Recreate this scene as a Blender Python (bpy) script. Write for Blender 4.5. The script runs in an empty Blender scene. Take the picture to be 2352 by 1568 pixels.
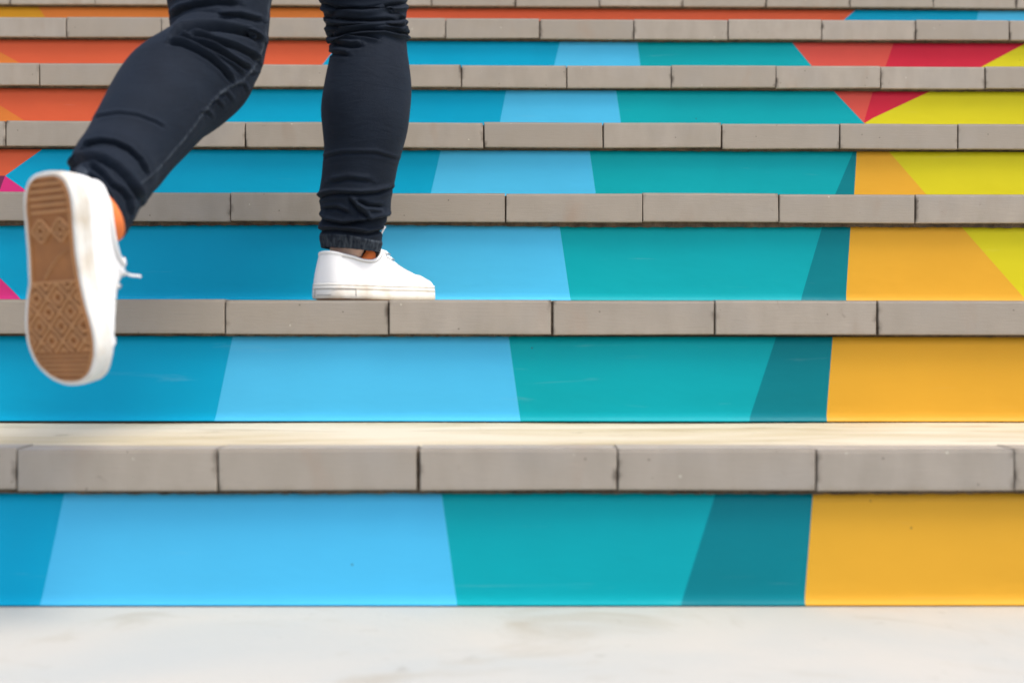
import bpy, bmesh, math, random
import numpy as np
from mathutils import Vector, Matrix, Euler

random.seed(7)
S = bpy.context.scene
R = math.radians

# ------------------------------------------------------------------ camera
F = 2945.5                 # focal length in picture units (picture 2352 x 1568)
PW, PH = 2352.0, 1568.0
EYE = Vector((0.0, 0.0, 0.352))
cam_d = bpy.data.cameras.new('camera')
cam = bpy.data.objects.new('camera', cam_d)
S.collection.objects.link(cam)
cam.location = EYE
cam.rotation_euler = Euler((R(90 - 0.62), R(0.0), R(-0.60)), 'XYZ')
cam_roll = Matrix.Rotation(R(0.08), 3, 'Z')
CM = cam.rotation_euler.to_matrix() @ cam_roll
cam.rotation_euler = CM.to_euler('XYZ')
cam_d.sensor_width = 36
cam_d.lens = 36 * F / PW
cam_d.clip_start = 0.05
cam_d.clip_end = 500
cam_d.dof.use_dof = True
cam_d.dof.focus_distance = 2.40
cam_d.dof.aperture_fstop = 3.5
S.camera = cam

# ------------------------------------------------------------------ world, sun, exposure
SUN_EL, SUN_AZ = 64.0, 54.0     # azimuth to the right of straight behind the camera
w = bpy.data.worlds.new('World'); S.world = w; w.use_nodes = True
nt = w.node_tree; nt.nodes.clear()
sky = nt.nodes.new('ShaderNodeTexSky'); sky.sky_type = 'NISHITA'; sky.sun_disc = False
sky.sun_elevation = R(SUN_EL); sky.sun_rotation = R(180 - SUN_AZ)
sky.air_density = 1.0; sky.dust_density = 4.0; sky.ozone_density = 1.0
bg = nt.nodes.new('ShaderNodeBackground'); bg.inputs['Strength'].default_value = 0.145
ow = nt.nodes.new('ShaderNodeOutputWorld')
nt.links.new(sky.outputs[0], bg.inputs[0]); nt.links.new(bg.outputs[0], ow.inputs[0])
sl = bpy.data.lights.new('sun', 'SUN'); sl.energy = 1.35; sl.angle = R(24); sl.color = (1.0, 0.94, 0.85)
sun = bpy.data.objects.new('sun', sl); S.collection.objects.link(sun)
sd = Vector((math.sin(R(SUN_AZ)) * math.cos(R(SUN_EL)), -math.cos(R(SUN_AZ)) * math.cos(R(SUN_EL)), math.sin(R(SUN_EL))))
sun.rotation_euler = sd.to_track_quat('Z', 'Y').to_euler()
S.view_settings.view_transform = 'Standard'; S.view_settings.look = 'None'
S.view_settings.gamma = 1.0; S.view_settings.use_curve_mapping = False
S.view_settings.exposure = 0.80

# ------------------------------------------------------------------ helpers
def at(px, py, Y):
    """world point on the vertical plane at distance Y seen at picture position px, py"""
    d = CM @ Vector(((px - PW / 2) / F, -(py - PH / 2) / F, -1.0))
    return EYE + d * (Y / d.y)
CMn = np.array(CM)
def project(P):
    q = (np.asarray(P) - np.array(EYE)) @ CMn
    return np.stack([PW / 2 + F * q[..., 0] / -q[..., 2], PH / 2 - F * q[..., 1] / -q[..., 2]], -1)

def lin(r, g, b, k=1.0):
    f = lambda c: ((c / 255 + .055) / 1.055) ** 2.4 if c > 10 else c / 255 / 12.92
    return (f(r) * k, f(g) * k, f(b) * k, 1)

def link(name, me, parent=None, mats=()):
    o = bpy.data.objects.new(name, me); S.collection.objects.link(o)
    for m in mats:
        me.materials.append(m)
    if parent: o.parent = parent
    return o
def mesh(name, vs, fs, smooth=False, mi=None):
    me = bpy.data.meshes.new(name)
    me.from_pydata([tuple(v) for v in vs], [], [tuple(f) for f in fs])
    if mi is not None: me.polygons.foreach_set('material_index', mi)
    me.polygons.foreach_set('use_smooth', [smooth] * len(me.polygons))
    me.update()
    return me
def grid_faces(n, m, wrap=False, off=0):
    """n rows of m vertices"""
    fs = []
    mm = m if wrap else m - 1
    for i in range(n - 1):
        for j in range(mm):
            a = off + i * m + j; b = off + i * m + (j + 1) % m
            fs.append((a, b, b + m, a + m))
    return fs
def empty(name, loc=(0, 0, 0), parent=None):
    o = bpy.data.objects.new(name, None); S.collection.objects.link(o); o.location = loc
    if parent: o.parent = parent
    return o

class NT:
    def __init__(s, name):
        s.m = bpy.data.materials.new(name); s.m.use_nodes = True
        s.t = s.m.node_tree; s.b = s.t.nodes['Principled BSDF']
        s.tc = s.t.nodes.new('ShaderNodeTexCoord')
    def n(s, typ, **kw):
        x = s.t.nodes.new(typ)
        for k, v in kw.items(): setattr(x, k, v)
        return x
    def l(s, a, b): s.t.links.new(a, b)
    def mapping(s, scale, src='Object', loc=None):
        mp = s.n('ShaderNodeMapping'); mp.inputs['Scale'].default_value = scale
        s.l(s.tc.outputs[src], mp.inputs[0])
        return mp.outputs[0]
    def noise(s, vec, scale, detail=4, rough=.55, dist=0.0):
        x = s.n('ShaderNodeTexNoise'); x.inputs['Scale'].default_value = scale
        x.inputs['Detail'].default_value = detail; x.inputs['Roughness'].default_value = rough
        x.inputs['Distortion'].default_value = dist
        s.l(vec, x.inputs['Vector']); return x.outputs['Fac']
    def vor(s, vec, scale):
        x = s.n('ShaderNodeTexVoronoi'); x.inputs['Scale'].default_value = scale
        s.l(vec, x.inputs['Vector']); return x
    def ramp(s, fac, a, b, ca=(0, 0, 0, 1), cb=(1, 1, 1, 1)):
        x = s.n('ShaderNodeValToRGB'); x.color_ramp.elements[0].position = a; x.color_ramp.elements[1].position = b
        x.color_ramp.elements[0].color = ca; x.color_ramp.elements[1].color = cb
        s.l(fac, x.inputs[0]); return x.outputs[0]
    def mix(s, fac, a, b, mode='MIX'):
        x = s.n('ShaderNodeMix', data_type='RGBA', blend_type=mode)
        for sock, v in ((x.inputs[0], fac), (x.inputs[6], a), (x.inputs[7], b)):
            if isinstance(v, (int, float, tuple)): sock.default_value = v
            else: s.l(v, sock)
        return x.outputs[2]
    def math(s, op, a, b=0.0):
        x = s.n('ShaderNodeMath', operation=op)
        for sock, v in ((x.inputs[0], a), (x.inputs[1], b)):
            if isinstance(v, (int, float)): sock.default_value = v
            else: s.l(v, sock)
        return x.outputs[0]
    def bump(s, h, strength, dist):
        x = s.n('ShaderNodeBump'); x.inputs['Strength'].default_value = strength
        x.inputs['Distance'].default_value = dist; s.l(h, x.inputs['Height'])
        s.l(x.outputs[0], s.b.inputs['Normal'])
    def col(s, c):
        if isinstance(c, tuple): s.b.inputs['Base Color'].default_value = c
        else: s.l(c, s.b.inputs['Base Color'])
    def set(s, **kw):
        for k, v in kw.items():
            s.b.inputs[k.replace('_', ' ')].default_value = v

# ------------------------------------------------------------------ materials
def mat_vinyl(name, rgb, k=1.0):
    t = NT(name)
    base = lin(*rgb, k)
    v = t.mapping((1, 1, 1))
    n1 = t.noise(v, 3.5, 4)
    c = t.mix(t.ramp(n1, .35, .7), base, tuple(x * .93 for x in base[:3]) + (1,))
    # scattered dirt specks and pale flecks
    vo = t.vor(v, 38); cl = t.n('ShaderNodeSeparateColor'); t.l(vo.outputs['Color'], cl.inputs[0])
    sel = t.math('GREATER_THAN', cl.outputs[0], .95)
    sp = t.math('MULTIPLY', t.math('LESS_THAN', vo.outputs['Distance'], .055), sel)
    c = t.mix(t.math('MULTIPLY', sp, .6), c, (.05, .04, .035, 1))
    vo2 = t.vor(t.mapping((1, 1, 1.3)), 17); cl2 = t.n('ShaderNodeSeparateColor'); t.l(vo2.outputs['Color'], cl2.inputs[0])
    sel2 = t.math('GREATER_THAN', cl2.outputs[1], .86)
    sp2 = t.math('MULTIPLY', t.math('LESS_THAN', vo2.outputs['Distance'], .035), sel2)
    c = t.mix(t.math('MULTIPLY', sp2, .5), c, (.55, .45, .4, 1))
    # faint dusty scuffs
    sc = t.noise(t.mapping((2.2, 1, 30)), 2.0, 5, .65, .6)
    c = t.mix(t.math('MULTIPLY', t.ramp(sc, .64, .82), .10), c, (.6, .6, .56, 1))
    t.col(c)
    t.set(Roughness=.34)
    t.l(t.ramp(t.noise(v, 9, 4), .3, .8, (.38, .38, .38, 1), (.6, .6, .6, 1)), t.b.inputs['Roughness'])
    t.set(**{'Specular_IOR_Level': .14})
    t.bump(t.noise(t.mapping((1.2, 1, 3)), 5, 3), .35, .006)
    return t.m

COL = dict(
    B=mat_vinyl('vinyl_deep_cyan', (0, 160, 200)),
    L=mat_vinyl('vinyl_light_blue', (76, 186, 230)),
    T=mat_vinyl('vinyl_teal', (0, 162, 172)),
    D=mat_vinyl('vinyl_dark_teal', (0, 124, 136)),
    O=mat_vinyl('vinyl_amber', (222, 166, 50)),
    Y=mat_vinyl('vinyl_yellow', (210, 200, 32)),
    OR=mat_vinyl('vinyl_orange_red', (214, 96, 62)),
    OG=mat_vinyl('vinyl_orange', (214, 124, 56)),
    GD=mat_vinyl('vinyl_gold', (210, 150, 38)),
    SR=mat_vinyl('vinyl_salmon', (210, 84, 72)),
    RD=mat_vinyl('vinyl_crimson', (200, 40, 62)),
    MG=mat_vinyl('vinyl_magenta', (212, 52, 124)),
    PU=mat_vinyl('vinyl_plum', (118, 48, 84)),
)
CK = list(COL)

def mat_tile():
    t = NT('clay_nosing_tile')
    oi = t.n('ShaderNodeObjectInfo')
    # shift the pattern per tile so that no two repeat
    add = t.n('ShaderNodeVectorMath', operation='ADD')
    cmb = t.n('ShaderNodeCombineXYZ'); t.l(t.math('MULTIPLY', oi.outputs['Random'], 37.0), cmb.inputs[0])
    t.l(t.math('MULTIPLY', oi.outputs['Random'], 11.0), cmb.inputs[2])
    t.l(t.tc.outputs['Object'], add.inputs[0]); t.l(cmb.outputs[0], add.inputs[1])
    V = add.outputs[0]
    def mp(sc):
        m = t.n('ShaderNodeMapping'); m.inputs['Scale'].default_value = sc; t.l(V, m.inputs[0]); return m.outputs[0]
    a = lin(166, 156, 143); b = lin(152, 143, 130)
    c = t.mix(t.ramp(t.noise(mp((1.6, 1, .7)), 14, 4), .35, .7), a, b)
    c = t.mix(t.math('MULTIPLY', oi.outputs['Random'], .8), c, lin(148, 139, 126))
    brown = t.ramp(t.noise(mp((1.5, 1, .6)), 9, 3, .5, .4), .6, .78)
    c = t.mix(t.math('MULTIPLY', brown, .25), c, lin(146, 108, 80))
    grey = t.ramp(t.noise(mp((1, 1, 1)), 6.3, 3), .5, .75)
    c = t.mix(t.math('MULTIPLY', grey, .3), c, lin(150, 148, 145))
    # dirty lower edge
    sx = t.n('ShaderNodeSeparateXYZ'); t.l(t.tc.outputs['Object'], sx.inputs[0])
    low = t.n('ShaderNodeMapRange'); low.inputs[1].default_value = -.040; low.inputs[2].default_value = -.0535
    t.l(t.math('ADD', sx.outputs[2], t.math('MULTIPLY', t.noise(mp((1, 1, .3)), 60, 3), .012)), low.inputs[0])
    c = t.mix(t.math('MULTIPLY', low.outputs[0], .5), c, lin(122, 108, 80))
    # chips, lime specks and dark specks
    vo = t.vor(mp((1, 1, 1)), 55); cl = t.n('ShaderNodeSeparateColor'); t.l(vo.outputs['Color'], cl.inputs[0])
    sp = t.math('MULTIPLY', t.math('LESS_THAN', vo.outputs['Distance'], .085), t.math('GREATER_THAN', cl.outputs[0], .9))
    c = t.mix(t.math('MULTIPLY', sp, .7), c, lin(205, 198, 180))
    sp = t.math('MULTIPLY', t.math('LESS_THAN', vo.outputs['Distance'], .07), t.math('GREATER_THAN', cl.outputs[1], .96))
    c = t.mix(t.math('MULTIPLY', sp, .7), c, lin(70, 60, 50))
    smd = t.ramp(t.noise(mp((1, 1, 1.6)), 26, 4, .6, 1.2), .69, .74)
    c = t.mix(t.math('MULTIPLY', smd, .3), c, lin(92, 82, 74))
    # grime creeping out of some of the joints
    ax = t.math('ABSOLUTE', sx.outputs[0])
    gr = t.n('ShaderNodeMapRange'); gr.inputs[1].default_value = .1165; gr.inputs[2].default_value = .1235
    t.l(t.math('ADD', ax, t.math('MULTIPLY', t.math('SUBTRACT', t.noise(mp((1, 1, 1)), 70, 4, .7), .5), .016)), gr.inputs[0])
    on = t.ramp(t.noise(mp((4, 1, 14)), 1.6, 2), .5, .62)
    c = t.mix(t.math('MULTIPLY', t.math('MULTIPLY', gr.outputs[0], on), .8), c, lin(66, 54, 42))
    t.col(c); t.set(Roughness=.62, Specular_IOR_Level=.35)
    h = t.math('ADD', t.noise(mp((.3, 1, 3)), 120, 3), t.math('MULTIPLY', t.noise(mp((1, 1, 1)), 400, 2), .5))
    t.bump(h, .25, .0012)
    return t.m
M_TILE = mat_tile()

def mat_plaster(name, c0, c1, c2, amt=.5, streak=(1.0, 6, 1)):
    t = NT(name)
    v = t.mapping((1, 1, 1))
    c = t.mix(t.ramp(t.noise(t.mapping(streak), 2.2, 5, .55, .5), .38, .66), c0, c1)
    c = t.mix(t.math('MULTIPLY', t.ramp(t.noise(t.mapping(streak), 4.1, 5, .6, .8), .55, .75), amt), c, c2)
    c = t.mix(t.math('MULTIPLY', t.ramp(t.noise(v, 23, 4), .66, .76), .35), c, tuple(x * .55 for x in c2[:3]) + (1,))
    t.col(c); t.set(Roughness=.85, Specular_IOR_Level=.25)
    t.bump(t.math('ADD', t.noise(v, 60, 5, .7), t.noise(v, 9, 3)), .35, .003)
    return t.m
M_GROUND = mat_plaster('pale_paving', lin(180, 177, 168), lin(168, 171, 167), lin(150, 138, 116), .6, (1, 1.3, 1))
M_TREAD = mat_plaster('cream_screed', lin(200, 190, 168), lin(176, 162, 128), lin(146, 130, 98), .8, (.9, 3.5, 1))
M_CONC = mat_plaster('raw_concrete', lin(120, 112, 100), lin(100, 92, 80), lin(80, 70, 55))
def mat_simple(name, c, rough=.8, bump=None, var=.2, spec=.4):
    t = NT(name)
    n = t.noise(t.mapping((1, 1, 1)), 45, 4)
    t.col(t.mix(t.ramp(n, .3, .7), c, tuple(x * (1 - var) for x in c[:3]) + (1,)))
    t.set(Roughness=rough, Specular_IOR_Level=spec)
    if bump: t.bump(t.noise(t.mapping((1, 1, 1)), bump[0], 3), bump[1], bump[2])
    return t.m
M_MORTAR = mat_simple('dark_mortar', lin(98, 84, 68), .95, (150, .8, .004), .7)

def mat_denim():
    t = NT('dark_denim')
    v = t.mapping((1, 1, 1))
    c = t.mix(t.ramp(t.noise(v, 16, 4), .3, .72), (.0042, .0078, .0150, 1), (.0066, .0118, .0215, 1))
    at_ = t.n('ShaderNodeAttribute'); at_.attribute_name = 'wear_shade'
    c = t.mix(t.math('MULTIPLY', at_.outputs['Fac'], t.ramp(t.noise(t.mapping((1, 1, .3)), 260, 2), .35, .65)), c, (.10, .12, .14, 1))
    t.col(c); t.set(Roughness=.8, Specular_IOR_Level=.16)
    t.set(Sheen_Weight=.035, Sheen_Roughness=.45, Sheen_Tint=(.5, .6, .8, 1))
    wv = t.noise(t.mapping((1, 1, .25)), 1500, 2)
    t.bump(t.math('ADD', wv, t.math('MULTIPLY', t.noise(t.mapping((1, 1, 3.2)), 17, 5, .55, 1.4), 2.2)), .5, .0014)
    return t.m
M_DENIM = mat_denim()
M_CANVAS = mat_simple('white_canvas', (.80, .80, .79, 1), .75, (900, .25, .0006), .03)
M_RUBBER = mat_simple('white_rubber', (.74, .72, .66, 1), .5, (60, .15, .001), .08)
def soil(m, c, a, b, amt, scale):
    t_ = m.node_tree; pb = t_.nodes['Principled BSDF']; src = pb.inputs['Base Color'].links[0].from_socket
    tc_ = t_.nodes.new('ShaderNodeTexCoord'); n_ = t_.nodes.new('ShaderNodeTexNoise'); n_.inputs['Scale'].default_value = scale; n_.inputs['Detail'].default_value = 5
    rp = t_.nodes.new('ShaderNodeMapRange'); rp.inputs[1].default_value = a; rp.inputs[2].default_value = b; rp.inputs[4].default_value = amt
    mx_ = t_.nodes.new('ShaderNodeMix'); mx_.data_type = 'RGBA'; mx_.inputs[7].default_value = c
    t_.links.new(tc_.outputs['Object'], n_.inputs['Vector']); t_.links.new(n_.outputs['Fac'], rp.inputs[0]); t_.links.new(rp.outputs[0], mx_.inputs[0])
    t_.links.new(src, mx_.inputs[6]); t_.links.new(mx_.outputs[2], pb.inputs['Base Color'])
soil(M_RUBBER, (.50, .40, .27, 1), .52, .75, .7, 24)
soil(M_CANVAS, (.62, .58, .52, 1), .55, .8, .6, 16)
M_SEAM = mat_simple('seam_thread', (.62, .61, .58, 1), .8)
M_TRIM = mat_simple('heel_label_line', (.12, .12, .13, 1), .5)
M_GUM = mat_simple('gum_rubber', lin(160, 104, 56), .55, (200, .3, .0008), .25)
gt = M_GUM.node_tree; _b = gt.nodes['Principled BSDF']; _src = _b.inputs['Base Color'].links[0].from_socket
_a = gt.nodes.new('ShaderNodeAttribute'); _a.attribute_name = 'wear_shade'  # on the sole: lug faces tinted paler, relief shading put into the colour
_m = gt.nodes.new('ShaderNodeMix'); _m.data_type = 'RGBA'; _mm = gt.nodes.new('ShaderNodeMath'); _mm.operation = 'MULTIPLY'; _mm.inputs[1].default_value = .38
gt.links.new(_a.outputs['Fac'], _mm.inputs[0]); gt.links.new(_mm.outputs[0], _m.inputs[0])
gt.links.new(_src, _m.inputs[6]); _m.inputs[7].default_value = lin(205, 158, 108); gt.links.new(_m.outputs[2], _b.inputs['Base Color'])
M_SOCK = mat_simple('orange_sock', (.92, .23, .06, 1), .9, (700, .4, .0006), .06)
M_LACE = mat_simple('white_lace', (.80, .80, .80, 1), .8, (1200, .4, .0005), .04)
M_EYE = mat_simple('eyelet_metal', (.28, .30, .30, 1), .35)
M_SKIN = mat_simple('skin', (.74, .50, .41, 1), .5, (150, .1, .0005), .08)
M_SKIN.node_tree.nodes['Principled BSDF'].inputs['Subsurface Weight'].default_value = .1
M_SKIN.node_tree.nodes['Principled BSDF'].inputs['Subsurface Radius'].default_value = (.01, .004, .002)
M_SHIRT = mat_simple('dark_shirt', (.04, .045, .055, 1), .85, (60, .2, .002), .15)
M_HAIR = mat_simple('dark_hair', (.02, .014, .01, 1), .5, (300, .5, .002), .3)

# ------------------------------------------------------------------ staircase measurements
W = 0.25
sp = [458.6, 374.7, 314.7, 272.9, 240.9, 216.2, 192.0]
inv = [1 / s for s in sp]
while len(inv) < 13: inv.append(inv[-1] + .000492)
YF = [F * W * i for i in inv]                     # distance of each nosing front
ytop = [1031, 689, 443.5, 282, 150, 43.5, -26]
ZT = [at(1200, y, d).z for y, d in zip(ytop, YF)]
while len(ZT) < 13: ZT.append(ZT[-1] + .1985)
OV = 0.019                                        # panel sits this far behind the tile front
TH = 0.052                                        # tile height
TD = 0.058                                        # tile depth
Z0 = at(1200, 1391, YF[0] + OV).z                 # ground level
joint = [960, 893, 1161, 1111, 1060, 1023, 1184, 1100, 1190, 1120, 1166, 1098, 1180]
XL, XR = -2.75, 2.75
FALL = .006                                       # treads fall this much towards the front
print('Z0', Z0, 'ZT', [round(z, 3) for z in ZT], 'YF', [round(y, 3) for y in YF])

# ground: one sheet
def plane_xy(x0, x1, y0, y1, z):
    return [(x0, y0, z), (x1, y0, z), (x1, y1, z), (x0, y1, z)]
g = link('ground', mesh('ground', plane_xy(-60, 60, -60, 60, Z0), [(0, 1, 2, 3)]), None, [M_GROUND])
g['kind'] = 'structure'

stairs = empty('staircase', (0, YF[0], Z0)); stairs['kind'] = 'structure'
stairs['label'] = 'broad outdoor staircase with colourful printed risers and grey tile nosings'

# nosing tile variants: bevelled, slightly warped slabs
def tile_mesh(seed):
    rnd = random.Random(seed)
    gap = .0009 + rnd.random() * .0008
    bm = bmesh.new()
    bmesh.ops.create_cube(bm, size=1)
    for v in bm.verts:
        v.co.x *= W - gap * 2; v.co.y = (v.co.y + .5) * TD; v.co.z = (v.co.z - .5) * TH
        v.co += Vector((rnd.uniform(-.0006, .0006), rnd.uniform(-.0005, .0005), rnd.uniform(-.0006, .0006)))
    e = [e for e in bm.edges if all(v.co.y < .01 for v in e.verts)]
    top = [x for x in e if all(v.co.z > -.01 for v in x.verts)]
    rest = [x for x in e if x not in top]
    bmesh.ops.bevel(bm, geom=rest, offset=.0012, segments=1, affect='EDGES')
    top = [x for x in bm.edges if all(v.co.y < .004 and v.co.z > -.004 for v in x.verts) and abs(x.verts[0].co.x - x.verts[1].co.x) > .1]
    bmesh.ops.bevel(bm, geom=top, offset=.0035, segments=3, affect='EDGES')
    me = bpy.data.meshes.new('nosing_tile'); bm.to_mesh(me); bm.free()
    me.materials.append(M_TILE)
    return me
TILES = [tile_mesh(i) for i in range(9)]

# printed colour fields of each riser: boundaries as (y, x) polylines in picture units, left to right
def b2(yt, xt, yb, xb): return [(yt, xt), (yb, xb)]
def fan(yt, yb, spec):
    cols = [spec[0]]; bs = []
    for a, b, c in spec[1:]:
        bs.append(b2(yt, a, yb, b)); cols.append(c)
    return bs, cols
RIS = []
RIS.append(fan(1135, 1388, ['MG', (-900, -990, 'OR'), (-700, -640, 'B'), (147, 93, 'L'), (1015, 1050, 'T'), (1643, 1563, 'D'), (1867, 1847, 'O'), (2990, 3100, 'Y')]))
RIS.append(fan(770, 970, ['OR', (-560, -500, 'MG'), (-330, -140, 'B'), (535, 493, 'L'), (1168, 1196, 'T'), (1784, 1718, 'D'), (1913, 1897, 'O'), (2560, 2720, 'Y')]))
RIS.append(fan(516, 686, ['PU', (-170, -420, 'MG'), (-123, 48, 'B'), (816, 782, 'L'), (1285, 1310, 'T'), (1890, 1840, 'D'), (1954, 1943, 'O'), (2204, 2354, 'Y')]))
bs, cs = fan(343, 442, ['B', (1013, 990, 'L'), (1354, 1368, 'T'), (1962, 1920, 'D'), (1968, 1962, 'O'), (2037, 2123, 'Y')])
bs = [[(330, 115), (404, 12), (405.5, -4000), (450, -4000)], [(330, 115), (404, 12), (450, -5)], [(330, 115), (404, 12), (450, 78)]] + bs
RIS.append((bs, ['OR', 'PU', 'MG'] + cs))
RIS.append(fan(206, 281, ['GD', (-400, -330, 'OG'), (-59, 62, 'OR'), (440, 345, 'B'), (1163, 1148, 'L'), (1415, 1426, 'T'), (1912, 1983, 'SR'), (2006, 1984, 'RD'), (2145, 1985, 'Y')]))
RIS.append(fan(95, 150, ['GD', (-330, -240, 'OG'), (-45, 54, 'OR'), (783, 740, 'B'), (1286, 1273, 'L'), (1464, 1471, 'T'), (1817, 1863, 'SR'), (2054, 2035, 'RD'), (2365, 2262, 'Y')]))
RIS.append(fan(15, 43, ['GD', (87, 105, 'OG'), (850, 860, 'OR'), (1975, 1942, 'B'), (2250, 2244, 'L'), (2440, 2446, 'T'), (2700, 2730, 'SR')]))
for k in range(7, 13):
    o = k * 37
    RIS.append(fan(-60, -20, ['Y', (200 + o, 240 + o, 'GD'), (600, 560, 'OG'), (1100 + o, 1160 + o, 'OR'), (1900, 1850, 'B'), (2200, 2230, 'L')]))

def riser_panel(k, parent):
    Y = YF[k] + OV; z1 = ZT[k] - TH - .004; z0 = (Z0 if k == 0 else ZT[k - 1] + FALL) + .0016
    bs, cols = RIS[k]
    # boundaries to world x as functions of z
    lines = []
    for b in bs:
        pts = [at(x, y if k < 7 else project(np.array([[0, Y, (z0 if y > -40 else z1)]]))[0, 1], Y) for y, x in b]
        lines.append([(p.z, p.x) for p in pts][::-1])
    def xat(l, z):
        if z <= l[0][0]: i = 0
        else:
            i = len(l) - 2
            for j in range(len(l) - 1):
                if z <= l[j + 1][0]: i = j; break
        (za, xa), (zb, xb) = l[i], l[i + 1]
        return xa + (xb - xa) * (z - za) / (zb - za)
    zs = [z0, z0 + .0015, z0 + .004, z0 + .008, z0 + .015]
    n = 9
    zs += [z0 + .015 + (z1 - z0 - .015) * (i + 1) / n for i in range(n)]
    for l in lines:
        for z, x in l[1:-1]:
            if z0 < z < z1: zs.append(z)
    zs = sorted(set(zs))
    rows = []
    for z in zs:
        xs = [XL]
        for l in lines: xs.append(min(max(xat(l, z), xs[-1]), XR))
        xs.append(XR); rows.append(xs)
    vs, fs, mi = [], [], []
    def yo(x, z):
        h = z - z0
        curl = .0065 * math.exp(-(h / .0058) ** 1.5) * (.75 + .25 * math.sin(x * 2.3 + k))
        bow = .0010 * math.sin(x * 3.1 + k * 1.7) * math.sin(math.pi * h / (z1 - z0))
        return Y - curl - bow
    for c in range(len(cols)):
        wmax = max(r[c + 1] - r[c] for r in rows)
        if wmax < 1e-4: continue
        m = max(1, int(wmax / .12)) + 1
        off = len(vs)
        for z, r in zip(zs, rows):
            for j in range(m):
                x = r[c] + (r[c + 1] - r[c]) * j / (m - 1)
                vs.append((x, yo(x, z), z))
        f = grid_faces(len(zs), m, off=off)
        fs += f; mi += [CK.index(cols[c])] * len(f)
    me = mesh('riser_panel', vs, fs, True, mi)
    o = link('riser_panel', me, None, [COL[c] for c in CK])
    bm = bmesh.new(); bm.from_mesh(me)
    bmesh.ops.remove_doubles(bm, verts=bm.verts, dist=1e-6)
    bmesh.ops.dissolve_degenerate(bm, edges=bm.edges, dist=1e-6)
    bm.to_mesh(me); bm.free()
    sol = o.modifiers.new('thickness', 'SOLIDIFY'); sol.thickness = .0012; sol.offset = -1 if me.polygons[0].normal.y < 0 else 1
    adopt(o, parent)
    return o
def world(o):
    m = o.matrix_basis.copy()
    return world(o.parent) @ o.matrix_parent_inverse @ m if o.parent else m
def adopt(o, p):
    o.parent = p; o.matrix_parent_inverse = world(p).inverted()

for k in range(13):
    rnd = random.Random(100 + k)
    zb = Z0 if k == 0 else ZT[k - 1]
    yn = (YF[k + 1] + OV + .03) if k < 12 else YF[k] + 6.0
    yb = YF[k] + OV + .007
    # concrete core with the tread surface on top; the tread is gently uneven
    nx, ny = 90, 10
    vs, fs = [], []
    for j in range(ny + 1):
        y = YF[k] + TD + .0005 + (yn - YF[k] - TD) * j / ny
        for i in range(nx + 1):
            x = XL + (XR - XL) * i / nx
            dz = .0016 * math.sin(x * 2.1 + k * 2) * math.sin(j / ny * math.pi) + .0008 * math.sin(x * 7.3 + j)
            vs.append((x, y, ZT[k] - .0012 + dz + FALL * min(1.0, (y - YF[k] - TD) / .32) * (k < 12)))
    fs += grid_faces(ny + 1, nx + 1)
    mi = [0] * len(fs)
    o0 = len(vs)
    prof = [(YF[k] + TD + .0005, ZT[k] - .004), (YF[k] + TD + .0005, ZT[k] - TH - .001), (yb, ZT[k] - TH - .001), (yb, zb - .02)]
    for (y, z) in prof: vs += [(XL, y, z), (XR, y, z)]
    for i in range(3):
        fs.append((o0 + 2 * i, o0 + 2 * i + 1, o0 + 2 * i + 3, o0 + 2 * i + 2)); mi.append(1)
    # end faces
    for X in (XL, XR):
        q = len(vs); vs += [(X, yb, zb - .02), (X, yn, zb - .02), (X, yn, ZT[k] - .003), (X, YF[k] + TD, ZT[k] - .003), (X, YF[k] + TD, ZT[k] - TH - .001), (X, yb, ZT[k] - TH - .001)]
        fs.append(tuple(range(q, q + 6))); mi.append(1)
    st = link('step', mesh('step', vs, fs, False, mi), None, [M_TREAD, M_CONC])
    adopt(st, stairs)
    # mortar under and behind the tiles, ragged along its lower edge
    vs = []; n = 700
    for i in range(n + 1):
        x = XL + (XR - XL) * i / n
        r = .5 + .5 * math.sin(x * 5 + k * 3) * math.sin(x * 1.7 + k)
        drop = ({0: .0030, 2: .0052}.get(k, .0012) + .0035 * r + rnd.random() * .0016)
        yy = YF[k] + .007 + .004 * rnd.random()
        zt = ZT[k] - TH + .0008
        vs += [(x, yy, zt), (x, yy + .002 * rnd.random(), zt - drop), (x, yb + .001, zt - drop - .0005)]
    fs = []
    for i in range(n):
        a = 3 * i; fs += [(a, a + 1, a + 4, a + 3), (a + 1, a + 2, a + 5, a + 4)]
    # strip showing in the joints
    q = len(vs); yj = YF[k] + .0065
    vs += [(XL, yj, ZT[k] - TH + .001), (XR, yj, ZT[k] - TH + .001), (XR, yj, ZT[k] - .0045), (XL, yj, ZT[k] - .0045), (XL, YF[k] + TD, ZT[k] - .0045), (XR, YF[k] + TD, ZT[k] - .0045)]
    fs += [(q, q + 1, q + 2, q + 3), (q + 3, q + 2, q + 5, q + 4)]
    mo = link('mortar_bed', mesh('mortar_bed', vs, fs), None, [M_MORTAR])
    adopt(mo, st)
    riser_panel(k, st)
    # tiles
    xj = at(joint[k], ytop[k] + 10 if k < 7 else -26, YF[k]).x
    i0 = math.ceil((XL - xj) / W)
    i = i0
    while xj + (i + 1) * W <= XR + .12:
        me = TILES[rnd.randrange(9)]
        t = link('nosing_tile', me)
        t.location = (xj + (i + .5) * W + rnd.uniform(-.0007, .0007), YF[k] + rnd.uniform(-.0009, .0012), ZT[k] + rnd.uniform(-.0009, .0009))
        t.rotation_euler = (rnd.uniform(-.006, .006), rnd.uniform(-.0035, .0035), rnd.uniform(-.004, .004))
        adopt(t, st); i += 1

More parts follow.
